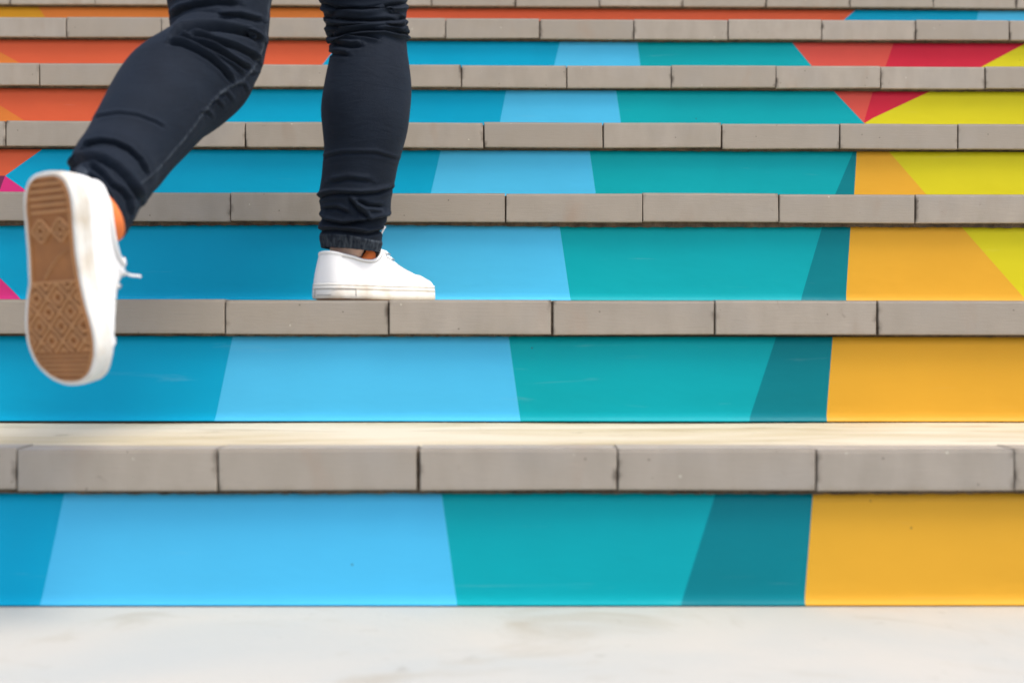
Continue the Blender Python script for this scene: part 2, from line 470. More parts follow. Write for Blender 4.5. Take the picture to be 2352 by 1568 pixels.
# ------------------------------------------------------------------ person
def cr(P, n):
    """Catmull-Rom through rows of P, n samples, uniform in parameter"""
    P = np.asarray(P, float); m = len(P)
    Q = np.vstack([2 * P[0] - P[1], P, 2 * P[-1] - P[-2]])
    t = np.linspace(0, m - 1 - 1e-9, n); i = t.astype(int); f = (t - i)[:, None]
    a, b, c, d = Q[i], Q[i + 1], Q[i + 2], Q[i + 3]
    return .5 * (2 * b + (c - a) * f + (2 * a - 5 * b + 4 * c - d) * f ** 2 + (3 * b - a - 3 * c + d) * f ** 3)
def unproj(px, Y):
    return np.array([list(at(x, y, d)) for (x, y), d in zip(px, Y)])
def seg_dist(P, poly):
    """signed distance of 2-D points to a polyline (positive below), and position along it 0..1"""
    best = np.full(len(P), 1e9); sg = np.zeros(len(P)); u = np.zeros(len(P))
    poly = np.asarray(poly, float); n = len(poly) - 1
    for i in range(n):
        a, b = poly[i], poly[i + 1]; ab = b - a; L2 = ab @ ab
        tt = np.clip(((P - a) @ ab) / L2, 0, 1); q = a + tt[:, None] * ab
        d = np.hypot(*(P - q).T); m = d < best
        s = ab[0] * (P[:, 1] - a[1]) - ab[1] * (P[:, 0] - a[0])
        best[m] = d[m]; sg[m] = np.sign(s[m]); u[m] = (i + tt[m]) / n
    return best * sg, u

person = empty('person', (-.16, 2.05, ZT[1]))
person['label'] = 'person in black skinny jeans and white sneakers with orange socks climbing the stairs'
person['category'] = 'person'

def leg(stations, creases, bumps, depth_ratio, N, M, hem_px, level):
    """stations: (Lx, Ly, Rx, Ry, Y). Rings between the two silhouette edges, with folds pressed in."""
    st = cr(stations, N)
    A = unproj(st[:, 0:2], st[:, 4]); B = unproj(st[:, 2:4], st[:, 4])
    C = (A + B) / 2; h = (B - A) / 2
    sm = lambda X: np.stack([np.convolve(np.pad(X[:, i], 12, mode='edge'), np.ones(25) / 25, 'valid') for i in range(3)], 1)
    T = np.gradient(sm(C), axis=0); T /= np.linalg.norm(T, axis=1)[:, None]
    hl = np.linalg.norm(h, axis=1)
    E = h / hl[:, None]
    D = np.cross(T, E); D /= np.linalg.norm(D, axis=1)[:, None]
    D = sm(D); D /= np.linalg.norm(D, axis=1)[:, None]
    # towards the hem the opening turns level with the shoe
    bl = np.clip((np.linspace(0, 1, N) - .84) / .14, 0, 1)[:, None] * level
    G = np.array([0.0, 1.0, 0.0]) * np.sign(D[-1, 1]); G = G - E * (E @ G)[:, None]; G /= np.linalg.norm(G, axis=1)[:, None]
    D = D * (1 - bl) + G * bl; D /= np.linalg.norm(D, axis=1)[:, None]
    rr = sm(np.stack([hl] * 3, 1))[:, 0] * depth_ratio
    th = np.linspace(0, 2 * math.pi, M, endpoint=False)
    ct, sn = np.cos(th), np.sin(th)
    V = C[:, None, :] + h[:, None, :] * ct[None, :, None] + (D * rr[:, None])[:, None, :] * sn[None, :, None]
    # normals
    def normals(V):
        dt = np.gradient(V, axis=0); du = np.roll(V, -1, 1) - np.roll(V, 1, 1)
        n = np.cross(dt, du); n /= np.linalg.norm(n, axis=2)[..., None] + 1e-12
        out = V - C[:, None, :]
        s = np.sign((n * out).sum(2).mean()); return n * s
    Nn = normals(V)
    P = project(V.reshape(-1, 3)); wear_shade = np.zeros(len(P)); disp = np.zeros(len(P))
    for amp, wd, poly in creases:
        s, u = seg_dist(P, poly)
        tap = np.clip(np.minimum(u, 1 - u) * 8 + .3, 0, 1)
        jag = 1 + .06 * np.sin(u * 17 + amp * 900)
        a = amp * tap * jag
        a = a * (1.5 if amp > .003 else 1.2); wd = wd * .82
        disp += -a * np.exp(-(np.abs(s) / (.85 * wd)) ** 1.25) + .20 * a * np.exp(-((s - 2.2 * wd) / (1.4 * wd)) ** 2) + .85 * a * np.exp(-((s + 1.7 * wd) / (1.35 * wd)) ** 2)
    for amp, wd, poly in bumps:
        s, u = seg_dist(P, poly)
        disp += amp * np.exp(-(s / wd) ** 2)
        wear_shade += .45 * np.exp(-(s / (wd * 1.1)) ** 2)
    # hem band
    s, u = seg_dist(P, hem_px)
    late = np.repeat(np.clip((np.linspace(0, 1, N) - .92) / .03, 0, 1), M)
    band = late / (1 + np.exp(-np.clip(s, -60, 60) / 1.2))
    disp += band * .0018 + band * .0007 * np.sin(np.tile(th, N) * 31 + 1.3 * np.sin(np.tile(th, N) * 7))
    wear_shade += band * .35 + .9 * late * np.exp(-((s - 1) / 1.5) ** 2)
    V = V + Nn * disp.reshape(N, M, 1)
    # hem return: fold inside
    last = V[-1]; ax = (C[-12] - C[-1]); ax = ax / np.linalg.norm(ax)
    inner = []
    for inset, up in ((.0015, -.001), (.0045, .0), (.0050, .03)):
        d = last - C[-1]; l = np.linalg.norm(d, axis=1)[:, None]
        inner.append(last - d / l * inset + ax * up)
    V = np.concatenate([V, np.array(inner)], 0)
    wear_shade = np.concatenate([np.clip(wear_shade, 0, 1), np.zeros(3 * M)])
    return V, wear_shade, C, hl

# trailing leg (edges left/right, distance)
ST_L = [
 (395,-560,700,-520,1.995),(388,-420,690,-390,1.975),(384,-280,670,-260,1.95),(380,-160,652,-145,1.93),(381,-70,634,-60,1.915),
 (385.7,0,620,4,1.90),(387,18,619,28,1.897),(394,37,616.5,59,1.893),(391,57.5,614,89,1.888),(394.6,74,609,115,1.884),(390,91,603.5,141,1.880),
 (375,108,592,167,1.872),(345.6,126,575.7,202,1.860),(312,148,549.7,226,1.846),(282.5,174,523.7,243,1.831),(262,202,494,261.6,1.816),
 (245.4,234,473.6,278,1.800),(230.6,267,453,297,1.783),(215.7,297,431,319,1.766),(199,330,405,347,1.748),(182,358,383,373,1.730),(168,380,366,386,1.714),
 (161,395,356,405,1.700),(160,403,337,437,1.688),(163,402,326,454,1.680),(168,400,322,474,1.672),(175,398,310,499,1.664),(184,397,295,524,1.657),(194,399,281,545,1.652)]
CREASE_L = [
 (.0040,7.0,[(393.7,41),(416.7,24.6),(449.5,14.8),(498.7,8),(548,11.5)]),
 (.0075,6.5,[(396,86),(421.6,72),(449.5,67),(498.7,66),(539.8,72),(572.6,80),(600,94)]),
 (.0062,4.8,[(430,83),(466,90),(498.7,98),(540,110),(575,126),(592,142)]),
 (.0060,4.6,[(405,90),(440,93),(475,106),(515,127),(550,148),(572,160)]),
 (.0060,4.6,[(388,100),(416.7,103),(449.5,117),(482,136),(510,160),(532,188)]),
 (.0030,4.0,[(470,112),(505,132),(535,152),(556,172)]),
 (.0018,4.0,[(220,271),(231,267),(273.5,260.6),(315.7,266),(358,281.7),(377,294)]),
 (.0038,4.5,[(196,338),(204,332),(231,326),(263,330),(294.6,345),(320,368),(337,400)]),
 (.0062,6.0,[(162,386),(185,368),(210,364),(235.6,370),(265,387),(290,410),(311.5,442),(322,461)]),
 (.0040,5.0,[(205,384),(216.6,387),(235.6,402),(256.7,427),(277.7,440),(292.5,459),(299,495)]),
 (.0040,4.0,[(200,402),(222,418),(246,450),(262,484)]),
 (.0022,4.0,[(505,222),(520,216),(532,232)]),(.0022,4.0,[(485,240),(497,232),(510,247)]),(.0022,4.0,[(545,197),(560,196),(566,212)]),
 (.0022,4.0,[(462,262),(474,257),(484,268)]),(.0022,4.0,[(574,172),(590,170)]),
 (.0040,6,[(500,40),(550,38),(600,50)]),
]
BUMP_L = [(.0016,2.2,[(622,-100),(618,0),(612,60),(602,115),(587,148),(561,182),(531.6,197),(507,212),(485.6,234.6),(471.8,252),(445,292),(419,325),(394,353),(360,393),(323,423)])]
HEM_L = [(190,385),(228,436),(247,478),(263,513),(272,545)]
ST_R = [
 (700,-560,990,-560,2.02),(712,-420,985,-420,2.04),(722,-280,972,-280,2.06),(728,-150,955,-150,2.075),(731,-60,943,-60,2.085),
 (733,0,936,0,2.09),(739,17,936,16,2.09),(744.5,33,933,33,2.09),(746,48,935,48,2.09),(752,61,932,60,2.088),(747,74,941,74,2.086),(758,88,935,87,2.084),(762,97,934,98,2.083),(757,109,935,109,2.08),
 (762,122,936,122,2.078),(756,148,940,148,2.072),(746,197,945,200,2.062),(738,252,941.5,256,2.052),(741,297,935,303,2.045),(745,341,924,345,2.042),(742,375,914,380,2.042),
 (739,408,908,410,2.042),(734,440,901,442,2.042),(733,460,898,464,2.042),(738,479,897,482,2.042),(736,496,893,500,2.042),(736,512,880,516,2.042),(735.5,527,877,531,2.042),(736,543,877,551,2.042),(739,556,873,566,2.042),(741,568,869,578,2.042)]
CREASE_R = [
 (.0050,5.0,[(938,8),(880.7,18),(831,23),(770,20),(735,10)]),
 (.0060,4.5,[(935,44),(880.7,47.6),(848,49),(800,47),(750,41)]),
 (.0045,3.5,[(930,60),(881,56),(848,57),(800,60),(749,62)]),
 (.0055,4.0,[(945,81),(913.5,77),(881,69),(831,70.5),(790,76),(755,88)]),
 (.0040,4.0,[(872.5,90),(839.6,83.7),(798.6,80),(766,85)]),
 (.0045,5.0,[(755,98),(775,102),(805,107),(830,106)]),
 (.0035,5.0,[(757,124),(775,124),(800,128)]),
 (.0020,4.5,[(745,364),(754,360),(787,352.6),(861.5,352.5),(913,367)]),
 (.0045,5.0,[(730,457),(750,448),(770,445),(828,447),(864.6,444),(900,434)]),
 (.0062,6.0,[(735,500),(748,509),(788,516),(828,509),(857,505),(897,499)]),
 (.0050,5.0,[(799,454.5),(828,487),(842.8,498)]),
 (.0052,5.0,[(732,531),(763,528),(799,531),(843,538),(882,529)]),
 (.0045,5.0,[(879,476),(842.8,472.6),(820,462)]),
 (.0035,5.0,[(745,480),(775,478),(800,490)]),
 (.0030,6.0,[(760,420),(800,412),(850,418)]),
]
BUMP_R = []
HEM_R = [(725,540),(761,537),(800,540),(840,549),(885,556)]
for _i in range(11, len(ST_L)):
    _t = (_i - 10) / (len(ST_L) - 11)
    ST_L[_i] = ST_L[_i][:4] + (1.88 + (1.515 - 1.88) * (.75 * _t + .25 * math.sin(_t * math.pi / 2)),)
NL, MLq = 780, 300
V1, w1, C1, r1 = leg(ST_L, CREASE_L, BUMP_L, 1.0, NL, MLq, HEM_L, 1.0)
V2, w2, C2, r2 = leg(ST_R, CREASE_R, BUMP_R, 1.0, NL, MLq, HEM_R, 0.0)
hipL, hipR = C1[0], C2[0]
# waist: both legs run into one pair of hips (above the picture)
pel = (hipL + hipR) / 2 + np.array([0, .02, .05])
pv, pf = [], []
npv, nph = 40, 24
for i in range(nph + 1):
    ph = i / nph
    for j in range(npv):
        a = 2 * math.pi * j / npv
        prof_ = [.10, .155, .172, .172, .165, .150, .138]
        q = ph * 6; qi = min(int(q), 5); r = prof_[qi] + (prof_[qi + 1] - prof_[qi]) * (q - qi)
        pv.append((pel[0] + r * math.cos(a), pel[1] + r * .72 * math.sin(a), pel[2] - .14 + ph * .28))
pf = grid_faces(nph + 1, npv, True) + [tuple(range(npv))]
n1 = V1.shape[0] * MLq; n2 = V2.shape[0] * MLq
fs = grid_faces(V1.shape[0], MLq, True) + grid_faces(V2.shape[0], MLq, True, n1) + [tuple(i + n1 + n2 for i in f) for f in pf]
allv = np.concatenate([V1.reshape(-1, 3), V2.reshape(-1, 3), np.array(pv)])
me = mesh('trousers', allv, fs, True)
wa = me.attributes.new('wear_shade', 'FLOAT', 'POINT')
wa.data.foreach_set('value', np.concatenate([w1, w2, np.zeros(len(pv))]).astype(np.float32))
tr = link('trousers', me, None, [M_DENIM]); adopt(tr, person)
bm = bmesh.new(); bm.from_mesh(me); bmesh.ops.recalc_face_normals(bm, faces=bm.faces); bm.to_mesh(me); bm.free()

# ---- shoes: keyed outline, base point (x,y) on the sole and end point (x,y,z) on the collar / throat edge
SK = [ # bx, by, cx, cy, cz
 (.000,.000, .007,.000,.084),(.003,.0175, .010,.012,.083),(.014,.0285, .020,.021,.080),(.035,.0350, .038,.028,.076),(.065,.0365, .062,.031,.071),
 (.092,.0375, .086,.030,.072),(.115,.0395, .106,.026,.080),(.130,.041, .121,.021,.094),(.148,.0465, .139,.0165,.083),(.168,.0508, .158,.0145,.070),
 (.188,.0530, .175,.0125,.059),(.208,.0512, .189,.010,.0515),(.228,.0430, .197,.007,.048),(.244,.0270, .200,.003,.0470),(.252,.0090, .2005,.001,.0468),
 (.2535,-.0060, .2005,-.001,.0468),(.250,-.0200, .200,-.003,.0470),(.240,-.0320, .197,-.006,.048),(.222,-.0400, .189,-.010,.0515),(.203,-.0425, .175,-.0125,.059),
 (.182,-.0410, .158,-.0145,.070),(.158,-.0365, .139,-.0165,.083),(.135,-.0335, .121,-.021,.094),(.115,-.0320, .106,-.026,.080),(.092,-.0315, .086,-.030,.072),
 (.065,-.0325, .062,-.031,.071),(.035,-.0335, .038,-.028,.076),(.014,-.0285, .020,-.021,.080),(.003,-.0175, .010,-.012,.083)]
def cr_closed(P, n):
    P = np.asarray(P, float); m = len(P)
    t = np.linspace(0, m, n, endpoint=False); i = t.astype(int); f = (t - i)[:, None]
    a, b, c, d = P[(i - 1) % m], P[i % m], P[(i + 1) % m], P[(i + 2) % m]
    return .5 * (2 * b + (c - a) * f + (2 * a - 5 * b + 4 * c - d) * f ** 2 + (3 * b - a - 3 * c + d) * f ** 3)
NO = 232
OUT = cr_closed(SK, NO)
def fox_top(x): return .0285 + .0035 * np.clip((x - .19) / .06, 0, 1) ** 1.5 + .001 * np.clip((.03 - x) / .03, 0, 1)
cen = lambda x: np.interp(x, [0, .1, .18, .255], [0, .002, .0035, -.004])

def tube(points, rad, seg=8, flat=1.0):
    P = np.array(points, float); n = len(P)
    T = np.gradient(P, axis=0); T /= np.linalg.norm(T, axis=1)[:, None]
    up = np.array([0.02, .01, 1.0]); vs = []
    for p, t in zip(P, T):
        a = np.cross(t, up); a /= np.linalg.norm(a) + 1e-9; b = np.cross(a, t)
        for j in range(seg):
            q = 2 * math.pi * j / seg
            vs.append(p + a * math.cos(q) * rad + b * math.sin(q) * rad * flat)
    fs = grid_faces(n, seg, True) + [tuple(range(seg))[::-1], tuple(range((n - 1) * seg, n * seg))]
    return vs, fs
def joinm(parts):
    vs, fs = [], []
    for v, f in parts:
        o = len(vs); vs += list(v); fs += [tuple(i + o for i in q) for q in f]
    return vs, fs

def tread_height(x, y):
    """relief of the outsole (metres, outwards); x from heel, y across"""
    h = 0.0
    def line(d, w): return max(0.0, 1 - (d / w) ** 4) if abs(d) < w else 0.0
    def rings(u, v, cell):
        # nested diamonds in a cell of the given size, u v already rotated
        a = abs(u) + abs(v)
        r = 0.0
        for q in (.0, .30, .62):
            if q == 0:
                if a < .13: r = max(r, .9)
            elif abs(a - q) < .085: r = max(r, 1.0)
        return r
    if .012 < x < .052 and abs(y) < .024 - max(0, .02 - x) * .6:      # heel bars
        ph = ((x - .012) / .0082) % 1
        if ph < .42: h = .0012
    elif .054 < x < .083 and abs(y) < .026:                           # two diamonds beside an X
        u = (abs(y) - .0135) / .0125; v = (x - .0685) / .0145
        q = abs(u) + abs(v); h = .0015 if (.34 < q < .60 or .86 < q < 1.14) else 0
    elif .128 < x < .131 and abs(y) < .034: h = .0014
    elif .131 < x < .214:                                              # lattice of nested diamonds
        cx_, cy_ = .0345, .0300
        sx_ = (x - .131) / cx_ + y / cy_; sy_ = (x - .131) / cx_ - y / cy_
        u = (sx_ % 1) - .5; v = (sy_ % 1) - .5
        a = max(abs(u), abs(v))
        if a > .43 or .17 < a < .30: h = .0015
    elif .217 < x < .244:                                             # toe lines
        ph = ((x - .217) / .0056) % 1
        if ph < .4: h = .0010
    if .092 < x < .127:                                               # plain waist with a curved ridge
        yy = -.028 + .045 * math.sqrt(max(0, (x - .092) / .035))
        if abs(y - yy) < .0012: h = .0008
    return h

def shoe(M4, side, hd, lace_pts):
    """side +1 = right foot as keyed (lateral side +y after mirroring below)."""
    s = empty('shoe'); s.matrix_basis = M4
    mir = lambda vs: [(v[0], v[1] * side, v[2]) for v in vs]
    flip = side < 0
    def add(name, vs, fs, m, parent=None, smooth=True):
        me = mesh(name, mir(vs), fs, smooth)
        bm = bmesh.new(); bm.from_mesh(me); bmesh.ops.recalc_face_normals(bm, faces=bm.faces); bm.to_mesh(me); bm.free()
        o = link(name, me, s, [m]); return o
    OC = OUT.copy(); q_ = np.clip((.112 - OC[:, 2]) / .085, 0, 1)
    OC[:, 4] *= 1 - hd * q_; OC[:, 2] += hd * .04 * q_
    bx, by = OUT[:, 0], OUT[:, 1]
    ft = fox_top(bx)
    nx_ = np.gradient(np.concatenate([by[-1:], by, by[:1]]))[1:-1]; ny_ = -np.gradient(np.concatenate([bx[-1:], bx, bx[:1]]))[1:-1]
    l = np.hypot(nx_, ny_); nx_ /= l; ny_ /= l
    if (nx_ * (bx - .12)).mean() < 0: nx_, ny_ = -nx_, -ny_
    # foxing / midsole wall with two pin lines
    vs = []
    prof = [(-.0050, .0030), (-.0010, .0022), (.0006, .0035), (.0012, .008), (.0010, .0170), (.0003, .0178), (.0010, .0186), (.0006, .0240), (-.0001, .0246), (.0005, .0252), (.0000, 99), (-.0022, 98), (-.0080, 97)]
    for o_, z_ in prof:
        for i in range(NO):
            z = z_ if z_ < 1 else ft[i] + (0 if z_ == 99 else .0009 if z_ == 98 else -.001)
            vs.append((bx[i] + nx_[i] * o_, by[i] + ny_[i] * o_, z))
    add('midsole', vs, grid_faces(len(prof), NO, True), M_RUBBER)
    # outsole: gum plate with moulded relief
    gx, gy = 400, 160
    ox = bx - nx_ * .0042; oy = by - ny_ * .0042
    half = NO // 2
    order = np.argsort(ox)
    xmin, xmax = ox.min(), ox.max()
    lat = [(a, b) for a, b in zip(ox, oy) if b >= cen(a)]; med = [(a, b) for a, b in zip(ox, oy) if b < cen(a)]
    lat.sort(); med.sort()
    lx, ly = zip(*lat); mx, my = zip(*med)
    vs = []
    for i in range(gx):
        t_ = .5 - .5 * math.cos(math.pi * i / (gx - 1))
        t_ = .35 * t_ + .65 * i / (gx - 1)
        x = xmin + (xmax - xmin) * t_
        a = np.interp(x, lx, ly); b = np.interp(x, mx, my)
        if i in (0, gx - 1): a = b = (a + b) / 2
        for j in range(gy):
            y = b + (a - b) * j / (gy - 1)
            edge = min(y - b, a - y, x - xmin, xmax - x)
            h = tread_height(x, y * 1.0) if edge > .0045 else (.0010 if .0008 < edge < .003 else 0)
            vs.append((x, y, .0028 - h * 2.4))
    osl = add('outsole', vs, grid_faces(gx, gy), M_GUM)
    wa = osl.data.attributes.new('wear_shade', 'FLOAT', 'POINT')
    wa.data.foreach_set('value', np.array([1.0 if v[2] < .0020 else 0.0 for v in vs], dtype=np.float32))  # marks raised lugs for the painted light-and-shade contrast of the relief
    # upper
    nu = 34; vs = []
    for i in range(NO):
        B = np.array([bx[i] - nx_[i] * .0012, by[i] - ny_[i] * .0012, ft[i] - .003]); Cc = OC[i, 2:5]
        dirr = B[:2] - Cc[:2]; dl = np.hypot(*dirr) + 1e-9
        front = np.clip((bx[i] - .13) / .07, 0, 1)
        P1 = B + np.array([-nx_[i] * .002, -ny_[i] * .002, .010 + .008 * front * (1 - .3 * front) + (1 - front) * .016])
        k_ = .15 + .42 * front
        rise = (.004 + .012 * np.clip((bx[i] - .15) / .06, 0, 1) - .006 * np.clip((bx[i] - .225) / .03, 0, 1))
        P2 = np.array([Cc[0] + dirr[0] * k_, Cc[1] + dirr[1] * k_, Cc[2] - .010 * (1 - front) + (-.002 + rise * .25) * front])
        for j in range(nu):
            t_ = j / (nu - 1)
            vs.append((1 - t_) ** 3 * B + 3 * (1 - t_) ** 2 * t_ * P1 + 3 * (1 - t_) * t_ ** 2 * P2 + t_ ** 3 * Cc)
    vs = np.array(vs)
    # cloth unevenness: toe creases
    for q in range(len(vs)):
        x, y, z = vs[q]
        vs[q, 2] += .0010 * math.exp(-((x - .203) / .010) ** 2) * math.sin(y * 120 + x * 300) if z > .035 else 0
    fs = []
    for i in range(NO):
        for j in range(nu - 1):
            a = i * nu + j; b = ((i + 1) % NO) * nu + j
            fs.append((a, b, b + 1, a + 1))
    up = add('upper', vs, fs, M_CANVAS)
    so = up.modifiers.new('thickness', 'SOLIDIFY'); so.thickness = .0022; so.offset = -1
    # padded collar binding
    top = vs.reshape(NO, nu, 3)[:, -1]
    sel = [i for i in range(NO) if top[i][0] < .119]
    i_first = [i for i in sel if i > NO // 2]; i_second = [i for i in sel if i <= NO // 2]
    path = [top[i] for i in i_first + i_second]
    tv, tf = tube(path, .0021, 8, 1.3)
    add('collar_binding', tv, tf, M_CANVAS)
    # throat edge facings (stitched band carrying the eyelets)
    # tongue
    tg = []
    TX = [.204, .190, .172, .152, .132, .116, .108]; TZ = [.0440, .0500, .0600, .0725, .0860, .0990, .1040]; TWd = [.010, .014, .017, .020, .022, .022, .018]
    tt = cr(np.array([TX, TZ, TWd]).T, 30)
    for x, z, wd in tt:
        for j in range(13):
            q = (j / 12 - .5) * 2
            tg.append((x + .0, q * wd, z - .006 * q * q))
    to = add('tongue', tg, grid_faces(30, 13), M_CANVAS)
    so = to.modifiers.new('thickness', 'SOLIDIFY'); so.thickness = .003; so.offset = 0
    # laces across the throat and eyelets
    ey = [(.128, .0890), (.143, .0800), (.158, .0700), (.173, .0600), (.187, .0525)]
    for q, (x, z) in enumerate(ey):
        e0 = np.interp(x, [.121, .139, .158, .175, .189], [.021, .0165, .0145, .0125, .010])
        pts = [(x - .001, -(e0 + .007), z - .0030), (x, -e0, z + .0025), (x, -e0 * .5, z + .0050), (x, 0, z + .0058), (x, e0 * .5, z + .0050), (x, e0, z + .0025), (x - .001, e0 + .007, z - .0030)]
        tv, tf = tube(cr(pts, 22), .0030, 8, .55)
        add('lace', tv, tf, M_LACE)
        for sg in (-1, 1):
            c0 = np.array([x - .001, sg * (e0 + .0085), z - .0042]); n_ = np.array([.15, sg * .62, .6]); n_ /= np.linalg.norm(n_)
            a_ = np.cross(n_, [1, 0, 0]); a_ /= np.linalg.norm(a_); b_ = np.cross(n_, a_)
            ring = []
            for u_ in range(15):
                an = 2 * math.pi * u_ / 14
                ring.append(c0 + n_ * .0014 + (a_ * math.cos(an) + b_ * math.sin(an)) * .0019)
            tv, tf = tube(ring, .0007, 6)
            add('eyelet', tv, tf, M_EYE)
    for pts in lace_pts:
        tv, tf = tube(cr(pts, 24), .0017, 8)
        add('lace', tv, tf, M_LACE)
    # heel label on the foxing: thin outlined rectangle
    def fox_pt(i, z): return np.array([bx[i % NO] + nx_[i % NO] * .0017, by[i % NO] + ny_[i % NO] * .0017, z])
    rng = range(-6, 25)
    parts = [tube([fox_pt(i, .0195) for i in rng], .00035, 5), tube([fox_pt(-6, z) for z in np.linspace(.006, .0195, 5)], .00035, 5),
             tube([fox_pt(24, z) for z in np.linspace(.006, .0195, 5)], .00035, 5), tube([fox_pt(i, .0085) for i in range(-4, 8)], .00035, 5)]
    add('heel_label', *joinm(parts), M_TRIM)
    # heel strip (vertical tape over the back seam)
    hv = []
    V3 = vs.reshape(NO, nu, 3)
    cols_ = list(range(-16, 17))
    for j in range(1, nu):
        for i in cols_:
            p = V3[i % NO, j]; a = np.array([nx_[i % NO], ny_[i % NO], .12]); hv.append(p + a * .0009)
    hs = add('heel_strip', hv, grid_faces(nu - 1, len(cols_)), M_CANVAS)
    so = hs.modifiers.new('thickness', 'SOLIDIFY'); so.thickness = .0008
    # stitched seams: around the collar, along the eyelet rows, down to the toe cap
    V3n = np.array([[nx_[i], ny_[i], .35] for i in range(NO)])
    pr = []
    pr.append(tube([V3[i % NO, nu - 5] + V3n[i % NO] * .0007 for i in sorted(set(i_first)) ] + [V3[i % NO, nu - 5] + V3n[i % NO] * .0007 for i in i_second], .00045, 5))
    for sgn in (1, -1):
        cols2 = [i for i in range(NO) if .128 < bx[i] < .196 and by[i] * sgn > 0]
        pr.append(tube([V3[i, int(nu * .70)] + V3n[i] * .0007 for i in cols2], .00045, 5))
        tc_ = min((i for i in range(NO) if by[i] * sgn > 0), key=lambda i: abs(bx[i] - .212))
        pr.append(tube([V3[tc_, j] + np.array([0, sgn * .0005, .0007]) for j in range(2, nu - 1)], .0005, 5))
    add('seam', *joinm(pr), M_SEAM)
    # the sock showing above the collar
    sv = []
    for q_, (z_, k_) in enumerate(((.040, .98), (.055, .97), (.068, .95), (.0775, .92)) + (() if hd > 0 else ((.078, .80),))):
        for j in range(48):
            a = 2 * math.pi * j / 48
            zz = (z_ + (0, .2, .6, 1, 1)[q_] * (.030 - .012 * (hd > 0)) * math.cos(a)) * (1 - .5 * hd * (1 - math.cos(a)) * .5)
            zz += .012 * (hd > 0) * (q_ == 3) + (q_ == 4) * .020 * max(0.0, math.cos(a))
            sv.append(((.066 - .014 * (hd > 0)) + (.055 - .016 * (hd > 0)) * k_ * math.cos(a), (.0255 if q_ < 2 else .0305) * k_ * math.sin(a), zz))
    add('sock', sv, grid_faces(len(sv) // 48, 48, True), M_SOCK)
    s['side'] = side
    adopt(s, person)
    return s
def frame(origin, toe, upv, sc=(.94, .94 * 1.2, .885)):
    t = Vector(toe).normalized(); u = Vector(upv); u = (u - u.dot(t) * t).normalized(); l = u.cross(t)
    m = Matrix((t * sc[0], l * sc[1], u * sc[2])).transposed().to_4x4(); m.translation = Vector(origin); return m
# standing (right) foot: heel near the edge, toe away to the right
YAW = R(53)
o_st = at(741, 680, 1.975 + .03); o_st.z = ZT[1] + .0005
M_ST = frame((o_st.x, 2.000, o_st.z), (math.cos(YAW), math.sin(YAW), 0), (0, 0, 1))
shoe(M_ST, -1, 0.0, [[(.118, .0, .098), (.112, .004, .108), (.112, .010, .113), (.114, .018, .112), (.118, .022, .126), (.123, .024, .136)]])
# trailing (left) foot: sole turned to the camera, toe down
toe = Vector((.082, .09, -1)); upv = Vector((.47, .88, .08))
o_tr = at(100, 396, 1.428)
M_TR = frame(o_tr, toe, upv)
shoe(M_TR, 1, 0.10, [[(.130, -.010, .088), (.128, -.020, .092), (.131, -.028, .097), (.132, -.033, .100), (.133, -.034, .103)]])
for nm, Mx in (('st', M_ST), ('tr', M_TR)):
    P = project(np.array([list(Mx @ Vector((x, y, .012))) for x, y in OUT[:, :2] * np.array([1, -1 if nm == 'st' else 1])]))
    print(nm, P.min(0), P.max(0))

# ---- body: one continuous skinned figure (legs inside the trousers)
def skinned(name, J, E, mat, root, sub=2):
    names = list(J)
    me = bpy.data.meshes.new(name)
    me.from_pydata([J[n][0] for n in names], [(names.index(a), names.index(b)) for a, b in E], [])
    o = bpy.data.objects.new(name, me); S.collection.objects.link(o)
    sk = o.modifiers.new('skin', 'SKIN'); sk.use_smooth_shade = True
    lay = me.skin_vertices[0].data if me.skin_vertices else None
    if lay is None:
        bm = bmesh.new(); bm.from_mesh(me); bm.verts.layers.skin.verify(); bm.to_mesh(me); bm.free(); lay = me.skin_vertices[0].data
    for i, n in enumerate(names):
        r = J[n][1]; lay[i].radius = (r, r) if not isinstance(r, tuple) else r
        lay[i].use_root = (n == root)
    ss = o.modifiers.new('sub', 'SUBSURF'); ss.levels = sub; ss.render_levels = sub
    me.materials.append(mat)
    return o
tup = lambda v: tuple(float(x) for x in v)
def ip(C, f): return tup(C[int(f * (len(C) - 1))])
def sh(Mx, x, y, z): return tuple(Mx @ Vector((x, y, z)))
P0 = np.array(pel)
ankR = np.array(sh(M_ST, .050, 0, .088)); ankL = np.array(sh(M_TR, .054, 0, .075))
J = {
 'pelvis': (tup(P0 + [0, 0, .02]), (.12, .09)), 'belly': (tup(P0 + [0, .03, .16]), (.105, .08)), 'chest': (tup(P0 + [0, .07, .32]), (.12, .085)),
 'neck0': (tup(P0 + [0, .10, .44]), .055), 'neck1': (tup(P0 + [0, .12, .50]), .048), 'head': (tup(P0 + [0, .14, .58]), .078), 'crown': (tup(P0 + [0, .145, .65]), .07),
 'hipR': (tup(hipR), .060), 'kneeR': (ip(C2, .40), .038), 'calfR': (ip(C2, .58), .045), 'shinR': (ip(C2, .80), .034), 'ankR': (tup(ankR + np.array([.004, .004, 0])), .0310), 'heelR': (sh(M_ST, .05, 0, .050), .021), 'ballR': (sh(M_ST, .165, .0, .034), .017), 'toeR': (sh(M_ST, .215, .0, .028), .009),
 'hipL': (tup(hipL), .060), 'kneeL': (ip(C1, .36), .038), 'calfL': (ip(C1, .58), .042), 'shinL': (ip(C1, .80), .030), 'ankL': (tup(ankL), .025), 'heelL': (sh(M_TR, .05, 0, .048), .021), 'ballL': (sh(M_TR, .165, .0, .034), .017), 'toeL': (sh(M_TR, .215, .0, .028), .009),
}
E = [('pelvis', 'belly'), ('belly', 'chest'), ('chest', 'neck0'), ('neck0', 'neck1'), ('neck1', 'head'), ('head', 'crown')]
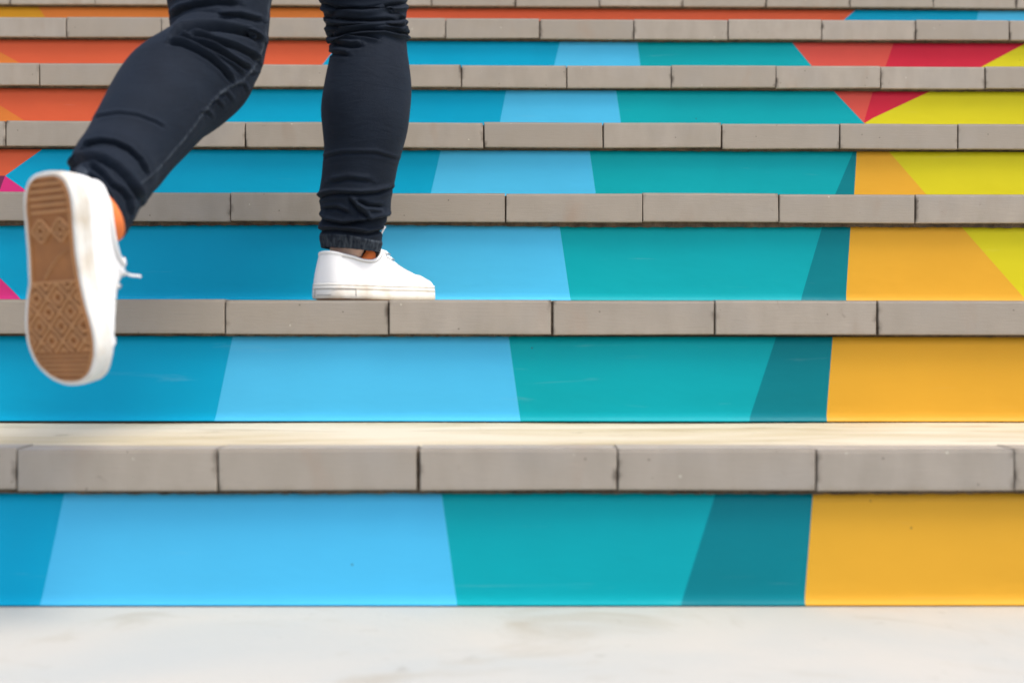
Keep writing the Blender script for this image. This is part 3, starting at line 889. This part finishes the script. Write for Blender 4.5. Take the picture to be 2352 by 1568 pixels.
for sd_ in 'RL':
    ch = ['pelvis', 'hip' + sd_, 'knee' + sd_, 'calf' + sd_, 'shin' + sd_, 'ank' + sd_, 'heel' + sd_, 'ball' + sd_, 'toe' + sd_]
    E += list(zip(ch, ch[1:]))
    g_ = 1 if sd_ == 'R' else -1
    fw = -.10 if sd_ == 'R' else .16
    sh_ = P0 + [g_ * .165, .09, .40]; el = sh_ + [g_ * .05, fw, -.24]; wr = el + [g_ * -.01, .16 if sd_ == 'L' else .08, -.13 if sd_ == 'R' else .10]
    dirv = (wr - el) / np.linalg.norm(wr - el); side_ = np.array([1.0, 0, 0]); pm = wr + dirv * .055
    J['sho' + sd_] = (tup(sh_), .052); J['elb' + sd_] = (tup(el), .034); J['wri' + sd_] = (tup(wr), .023); J['palm' + sd_] = (tup(pm), (.036, .016))
    E += [('chest', 'sho' + sd_), ('sho' + sd_, 'elb' + sd_), ('elb' + sd_, 'wri' + sd_), ('wri' + sd_, 'palm' + sd_)]
    for q in range(4):
        b0 = pm + side_ * (q - 1.5) * .020 + dirv * .022; ln = (.030, .034, .031, .025)[q]
        m1 = b0 + dirv * ln; m2 = m1 + dirv * ln * .6 + np.array([0, .4, -.7]) * ln * .5
        for nn, pp in (('f%da' % q, b0), ('f%db' % q, m1), ('f%dc' % q, m2)): J[nn + sd_] = (tup(pp), .0085)
        E += [('palm' + sd_, 'f%da' % q + sd_), ('f%da' % q + sd_, 'f%db' % q + sd_), ('f%db' % q + sd_, 'f%dc' % q + sd_)]
    tb = pm - g_ * side_ * .034 - dirv * .01; J['th1' + sd_] = (tup(tb), .0095); J['th2' + sd_] = (tup(tb + dirv * .035 - g_ * side_ * .008), .0085)
    E += [('palm' + sd_, 'th1' + sd_), ('th1' + sd_, 'th2' + sd_)]
body = skinned('body', J, E, M_SKIN, 'pelvis'); adopt(body, person)
SJ = {k: (J[k][0], (J[k][1][0] + .014, J[k][1][1] + .014) if isinstance(J[k][1], tuple) else J[k][1] + .014) for k in ('pelvis', 'belly', 'chest', 'shoR', 'elbR', 'wriR', 'shoL', 'elbL', 'wriL')}
SJ['neck0'] = (J['neck0'][0], .062)
shirt = skinned('shirt', SJ, [('pelvis', 'belly'), ('belly', 'chest'), ('chest', 'neck0'), ('chest', 'shoR'), ('shoR', 'elbR'), ('elbR', 'wriR'), ('chest', 'shoL'), ('shoL', 'elbL'), ('elbL', 'wriL')], M_SHIRT, 'chest')
adopt(shirt, person)
HJ = {'a': (tup(P0 + [0, .125, .635]), .088), 'b': (tup(P0 + [0, .085, .57]), .07), 'c': (tup(P0 + [0, .05, .47]), .03), 'd': (tup(P0 + [0, .02, .38]), .02)}
hair = skinned('hair', HJ, [('a', 'b'), ('b', 'c'), ('c', 'd')], M_HAIR, 'b'); adopt(hair, person)

S.render.engine = 'CYCLES'
